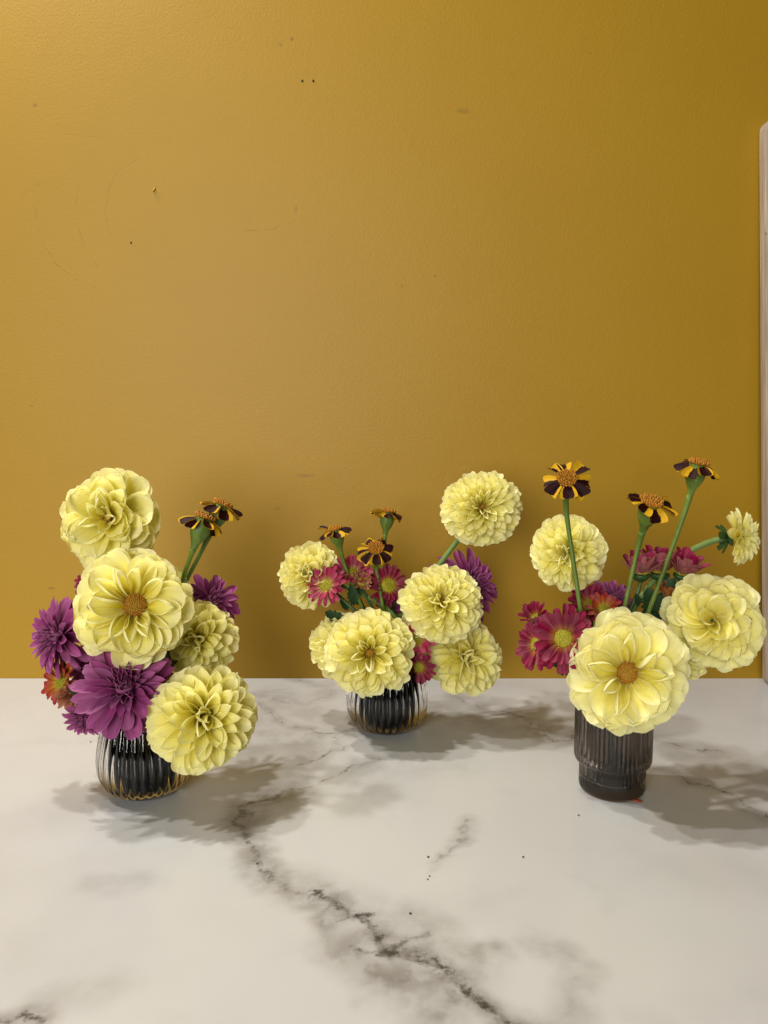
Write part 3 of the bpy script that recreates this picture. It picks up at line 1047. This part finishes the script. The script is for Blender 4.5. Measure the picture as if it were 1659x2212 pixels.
DA = {}
for key, mt in (('crimson', M_CRIMSON), ('rose', M_PINK), ('rust', M_RUST), ('tan', M_TAN)):
    DA[key] = variants('petal', mt, 5, 60 + len(DA), W=1, prof=P_DAISY, a0=1.0, a1=.75, b0=.12, b1=-.22, ruffle=.05, tip=.02, nu=6,
                       rows=[0, .14, .30, .48, .66, .82, .93, 1.0])
LEAF_PROF = [(0, .10), (.08, .20), (.14, .55), (.22, .42), (.30, .85), (.38, .60), (.48, 1.0), (.56, .66), (.66, .85), (.74, .50), (.84, .60), (.92, .30), (1, .04)]
M_LEAFMESH = petal_mesh('leaf', M_LEAF, 1, LEAF_PROF, .5, .35, .2, -.6, tip=0, pull=-.06, seed=5, nu=4, rows=[p for p, _ in LEAF_PROF])
rng_leaf = random.Random(5)


def daisy(px, py, rpx, Y, yaw, pitch, vase, label, color='crimson', n=30, seed=0, disc=.28, lift=0.0, messy=.09, leaves=1, stem_ang=None, dim=None, group='pink and red daisies', cat='daisy', wid=.125):
    """Spray daisy: one to two rows of narrow rays; lift (degrees) raises them into a cup."""
    c, k = at(px, py, Y)
    R = rpx * k / FPX
    axis = view_dir(c, yaw, pitch)
    t = thing('daisy', c, label, cat, group)
    fr = frame_of(axis)
    rr = random.Random(seed * 17 + 3)
    for i in range(n):
        row = i % 2
        phi = 2 * math.pi * i / n + rr.gauss(0, .05)
        th = math.radians((84 if row else 66) - lift) + rr.gauss(0, messy * 1.5)
        L = R * (.92 if row else .80) * rr.uniform(.9, 1.06) - R * disc * .6
        w = R * wid * rr.uniform(.82, 1.18) * (30 / n) ** .5
        b = Vector((math.cos(phi), math.sin(phi), 0)) * R * disc * .72 + Vector((0, 0, R * (.02 if row else .05)))
        data_obj('petal', rr.choice(DA[color]), t, petal_matrix(b, th, phi, L, w, w, rr.gauss(0, .25), fr))
    floret_disc('floret_disc', R * disc, 90, .34, M_DISCG, t, fr, Vector((0, 0, R * .06)), seed, fr=.09, tall=1.2)
    calyx_cup(t, axis, R * disc * 1.05, M_BRACT, back=R * .05, length=1.5)
    _, pts = stem_to(t, c - axis * R * .18, -axis, vase, .0019, .0021, M_STEMD, stem_ang if stem_ang is not None else rr.uniform(0, 6.28), seed, back_len=.025)
    for q in range(leaves):
        i = min(len(pts) - 3, 4 + 4 * q + rr.randrange(3))
        d = (pts[i + 1] - pts[i]).normalized()
        side = d.cross(Vector((rr.uniform(-1, 1), rr.uniform(-1, 1), rr.uniform(-.2, .2)))).normalized()
        y = (side * .8 - d * .7).normalized()
        x = y.cross(d).normalized()
        L = rr.uniform(.020, .030)
        m3 = Matrix((x * L * .42, y * L, x.cross(y) * L * .42)).transposed()
        m = m3.to_4x4()
        m.translation = pts[i] - t.location
        data_obj('leaf', M_LEAFMESH, t, m)
    return t


def add_leaf(t, a, b, Y, width):
    """A lobed leaf from pixel a (stalk end) to pixel b (tip)."""
    p0, p1 = at(*a, Y)[0], at(*b, Y - .004)[0]
    y = p1 - p0
    L = y.length
    y.normalize()
    z = (CAM - p0).normalized()
    z = (z + Vector((.3, 0, .5)) - y * (z + Vector((.3, 0, .5))).dot(y)).normalized()
    x = y.cross(z)
    m = Matrix((x * L * width, y * L, z * L * width)).transposed().to_4x4()
    m.translation = p0 - t.location
    data_obj('leaf', M_LEAFMESH, t, m)


# first bouquet
daisy(134, 1474, 54, VY[0] - .015, -48, 10, V1, 'rust-red daisy with yellow disc beside the purple chrysanthemums', 'rust', n=26, seed=1, leaves=1)
daisy(188, 1262, 30, VY[0] + .035, -20, 20, V1, 'small pink daisy peeping out behind the broad open yellow dahlia', 'crimson', n=24, seed=2)
# second bouquet
d_ = daisy(706, 1266, 52, VY[1] - .010, -28, 22, V2, 'rose-pink daisy overlapping the smaller yellow dahlia near the wall', 'rose', n=34, seed=3, leaves=2, stem_ang=3.3)
add_leaf(d_, (748, 1350), (704, 1322), VY[1], .34)
add_leaf(d_, (764, 1308), (758, 1266), VY[1], .36)
add_leaf(d_, (752, 1318), (736, 1296), VY[1] + .004, .4)
daisy(760, 1240, 54, VY[1] + .010, -8, 52, V2, 'rose-pink daisy tipped upward below the face-on striped marigold', 'rose', n=34, seed=4, lift=10, leaves=2, stem_ang=2.6)
daisy(782, 1258, 26, VY[1] - .005, 4, 20, V2, 'half-spent tan daisy with curled rays amid the pink daisies', 'tan', n=30, seed=5, lift=34, disc=.46, stem_ang=2.0, leaves=1)
daisy(838, 1266, 50, VY[1] + .005, 14, 16, V2, 'dark pink daisy behind the stem of the face-on marigold', 'crimson', n=36, seed=6, leaves=2, stem_ang=.8, disc=.34)
daisy(900, 1380, 46, VY[1] - .036, 0, -4, V2, 'coral-pink daisy squeezed between two yellow dahlias above the vase rim', 'rose', n=24, seed=7, leaves=0)
daisy(905, 1440, 42, VY[1] - .036, 0, -24, V2, 'deep red daisy hanging over the rim of the vase near the wall', 'crimson', n=22, seed=8, leaves=0)
daisy(958, 1362, 30, VY[1] + .010, 10, 0, V2, 'small crimson daisy mostly hidden beneath the upward-tilted dahlia', 'crimson', n=20, seed=9, leaves=0)
# third bouquet
d_ = daisy(1218, 1380, 78, VY[2] - .025, -14, 8, V3, 'large crimson daisy with yellow-green disc beside the ruffled dahlia', 'crimson', n=42, seed=10, leaves=1, disc=.27, stem_ang=3.4, wid=.14)
add_leaf(d_, (1232, 1412), (1176, 1436), VY[2], .34)
add_leaf(d_, (1244, 1440), (1206, 1452), VY[2], .45)
daisy(1162, 1392, 60, VY[2] - .005, -46, 4, V3, 'crimson daisy facing sideways beside the large crimson one', 'crimson', n=38, seed=11, leaves=1, stem_ang=3.0)
daisy(1158, 1336, 44, VY[2] + .015, -30, 36, V3, 'small half-open crimson daisy above the sideways one', 'crimson', n=16, seed=12, lift=34, leaves=0, stem_ang=2.8)
daisy(1304, 1318, 44, VY[2] + .010, 0, 30, V3, 'russet daisy behind the top edge of the ruffled dahlia', 'rust', n=22, seed=13, leaves=0, lift=20)
daisy(1274, 1308, 54, VY[2] + .035, -10, 30, V3, 'dark crimson daisy under the dahlia crossed by a marigold stem', 'crimson', n=26, seed=14, leaves=1, lift=15)
daisy(1384, 1240, 66, VY[2] + .030, 0, 76, V3, 'upright crimson daisy on a bare stem beside the tilted marigold', 'crimson', n=22, seed=15, lift=42, leaves=2, stem_ang=1.6, wid=.125)
d_ = daisy(1424, 1238, 76, VY[2] + .045, 6, 78, V3, 'tall crimson daisy crossed by the longest marigold stem', 'crimson', n=20, seed=16, lift=56, leaves=2, stem_ang=1.2, wid=.115)
add_leaf(d_, (1408, 1336), (1402, 1272), VY[2] + .03, .40)
add_leaf(d_, (1380, 1310), (1374, 1284), VY[2] + .03, .34)
add_leaf(d_, (1430, 1320), (1436, 1282), VY[2] + .03, .36)
daisy(1476, 1240, 70, VY[2] + .035, 18, 66, V3, 'crimson daisy opening upward above the full yellow dahlia', 'crimson', n=20, seed=17, lift=44, leaves=1, stem_ang=.7, wid=.12)
daisy(1444, 1290, 42, VY[2] + .030, 8, 70, V3, 'drooping brownish daisy bud under the tall crimson daisies', 'rust', n=16, seed=18, lift=54, leaves=1, stem_ang=.9)


def bud(px, py, rpx, Y, yaw, pitch, vase, label, seed):
    c, k = at(px, py, Y)
    R = rpx * k / FPX
    axis = view_dir(c, yaw, pitch)
    t = thing('flower_bud', c, label, 'bud')
    fr = frame_of(axis)
    rr = random.Random(seed)
    for i in range(22):
        phi = i * 2.399963
        th = math.radians(4 + 44 * (i / 22)) + rr.gauss(0, .06)
        b = Vector((math.cos(phi), math.sin(phi), 0)) * R * (.12 + .40 * i / 22) - Vector((0, 0, R * .4))
        data_obj('petal', DA['tan'][i % 5], t, petal_matrix(b, th, phi, R * 1.35, R * .20, R * .20, 0, fr))
    calyx_cup(t, axis, R * .78, M_BRACT, back=R * .25, length=1.3)
    stem_to(t, c - axis * R * .6, -axis, vase, .0018, .002, M_STEMD, 3.4, seed, back_len=.02)
    return t


bud(152, 1503, 23, VY[0] - .030, -26, -8, V1, 'brownish orange unopened bud below the rust-red daisy', 3)

# ------------------------------------------------------------------ striped marigolds
G_SET = variants('petal', M_MARI, 5, 80, W=1, prof=P_MARI, a0=.9, a1=.55, b0=.10, b1=-1.0, ruffle=.10, tip=-.03, nu=8)


def marigold(px, py, rpx, Y, yaw, pitch, vase, label, seed=0, droop=0, stem_via=None, stem_ang=0.0, disc=.46, clen=1.0, group='striped marigolds', rut=None):
    c, k = at(px, py, Y)
    R = rpx * k / FPX
    axis = view_dir(c, yaw, pitch)
    if rut:      # right, up, toward the camera
        axis = (view_dir(c, 90, 0) * rut[0] + view_dir(c, 0, 90) * rut[1] + view_dir(c, 0, 0) * rut[2]).normalized()
    t = thing('marigold', c, label, 'marigold', group)
    fr = frame_of(axis)
    rr = random.Random(seed * 5 + 2)
    n = 8
    for i in range(n):
        phi = 2 * math.pi * i / n + rr.gauss(0, .09)
        th = math.radians(86 + droop) + rr.gauss(0, .12 + droop * .006)
        b = Vector((math.cos(phi), math.sin(phi), 0)) * R * .20
        w = R * rr.uniform(.36, .46)
        data_obj('petal', rr.choice(G_SET), t, petal_matrix(b, th, phi, R * rr.uniform(.86, 1.0), w, w, rr.gauss(0, .2), fr))
    floret_disc('floret_disc', R * disc, 80, .20, M_DISCO, t, fr, Vector((0, 0, R * .08)), seed, fr=.12, tall=2.6, mat2=M_DISCT)
    # urn-shaped calyx that runs into a flaring stem
    cl = R * 1.55 * clen
    prof = [(.0001, 0.05), (.36, .04), (.40, -.10), (.455, -.38), (.44, -.66), (.33, -.95), (.21, -1.20), (.155, -1.5)]
    prof = smooth_profile([(r * R, z * R * clen) for r, z in prof], 4)
    vs, fs = lathe(prof, 32, lambda a, i: 1 + .018 * math.cos(a * 8))
    mesh_obj('calyx', [fr @ Vector(v) for v in vs], fs, M_CALYX, t)
    start = c - axis * R * 1.5 * clen
    _, base, H, rin = vase
    mouth = base + Vector((math.cos(stem_ang) * rin * .7, math.sin(stem_ang) * rin * .7, H))
    if stem_via:
        vx, vy, vY = stem_via
        via, _k = at(vx, vy, vY)
    else:
        via = start.lerp(mouth, .6)
    L = (start - via).length
    pts = bez(start, start - axis * L * .22, via + (start - via).normalized() * L * .35, via, 14)
    pts += [via.lerp(mouth, q) for q in (.35, .7, 1.0)] + [mouth.lerp(base + Vector((0, 0, H * .25)), q) for q in (.5, 1.0)]
    m = len(pts)
    rad = [(.0022 if i > 6 else .0022 + (R * .16 - .0022) * (1 - i / 6) ** 1.4) * 1.0 for i in range(m)]
    rad = [max(.0021, q) for q in rad]
    vs, fs = tube([p - t.location for p in pts], rad, 12)
    mesh_obj('stem', vs, fs, M_MSTEM, t)
    return t


# first bouquet: two heads seen from below
marigold(441, 1122, 46, VY[0] - .005, 4, 92, V1, 'striped marigold whose brown petals overlap the paler stem of its twin', 1, 22, (398, 1240, VY[0]), .9, rut=(.36,.93,.04))
marigold(480, 1094, 44, VY[0] + .015, 20, 94, V1, 'striped marigold leaning away above its twin, brown undersides showing', 2, 22, (404, 1250, VY[0] + .01), .7, rut=(.42,.9,.0))
# second bouquet
marigold(724, 1146, 33, VY[1] + .010, -30, 72, V2, 'small drooping marigold above the smaller yellow dahlia', 3, 20, (744, 1220, VY[1] + .005), 2.4, clen=.95, rut=(-.25,.95,.22))
marigold(838, 1108, 33, VY[1] + .020, 14, 95, V2, 'brown-gold marigold standing behind the face-on striped one', 4, 26, (826, 1230, VY[1] + .012), 1.6, clen=.95, rut=(.12,.98,.02))
marigold(812, 1186, 36, VY[1] - .015, 0, 40, V2, 'yellow and maroon striped marigold facing forward above the pink daisies', 5, 18, (827, 1310, VY[1] - .01), 1.2)
# third bouquet
marigold(1225, 1036, 48, VY[2] - .020, 2, 34, V3, 'maroon star-shaped marigold on a stem crossing a yellow dahlia', 6, 12, (1256, 1332, VY[2] - .01), 2.4, disc=.44)
marigold(1407, 1088, 49, VY[2] + .000, 10, 64, V3, 'maroon and yellow marigold tilted on a plump green calyx', 7, 8, (1347, 1322, VY[2] + .005), 1.4, disc=.48, rut=(.22,.84,.46))
marigold(1508, 1004, 45, VY[2] + .015, 6, 88, V3, 'tallest marigold on the longest bent stem, above the pleated vase', 8, 14, (1396, 1336, VY[2] + .01), .9, rut=(.20,.96,.14))

# ------------------------------------------------------------------ leaves lying against the pleated vase's bouquet, crumbs on the table
def crumb(px, py, r, mat, label, seed, name='crumb', cat='crumb', group='dry crumbs on the marble'):
    p = on_table(px, py)
    rr = random.Random(seed)
    vs, fs = lathe([(.0001, 0.0), (.8, .05), (1.0, .35), (.6, .75), (.0001, .85)], 7)
    vs = [Vector((v[0] * r * rr.uniform(.6, 1.3), v[1] * r * rr.uniform(.5, 1.2), v[2] * r)) for v in vs]
    o = mesh_obj(name, vs, fs, mat, None, smooth=False)
    o.location = p
    o.rotation_euler = (0, 0, rr.uniform(0, 3))
    tag(o, label, cat, group)
    return o


for i, (x, y) in enumerate(((925, 1852), (1130, 1852), (886, 1974), (928, 1893), (924, 1900), (1250, 1762), (196, 1603), (556, 1866))):
    crumb(x, y, .0011 if i not in (3, 4) else .0008, M_CRUMB, 'tiny dark crumb lying on the white marble', i)
sh = crumb(1374, 1731, .0032, M_SHRED, 'reddish shred of petal at the foot of the pleated vase', 40, 'petal_shred', 'petal shred', None)
sh.scale = (1.6, .8, .8)
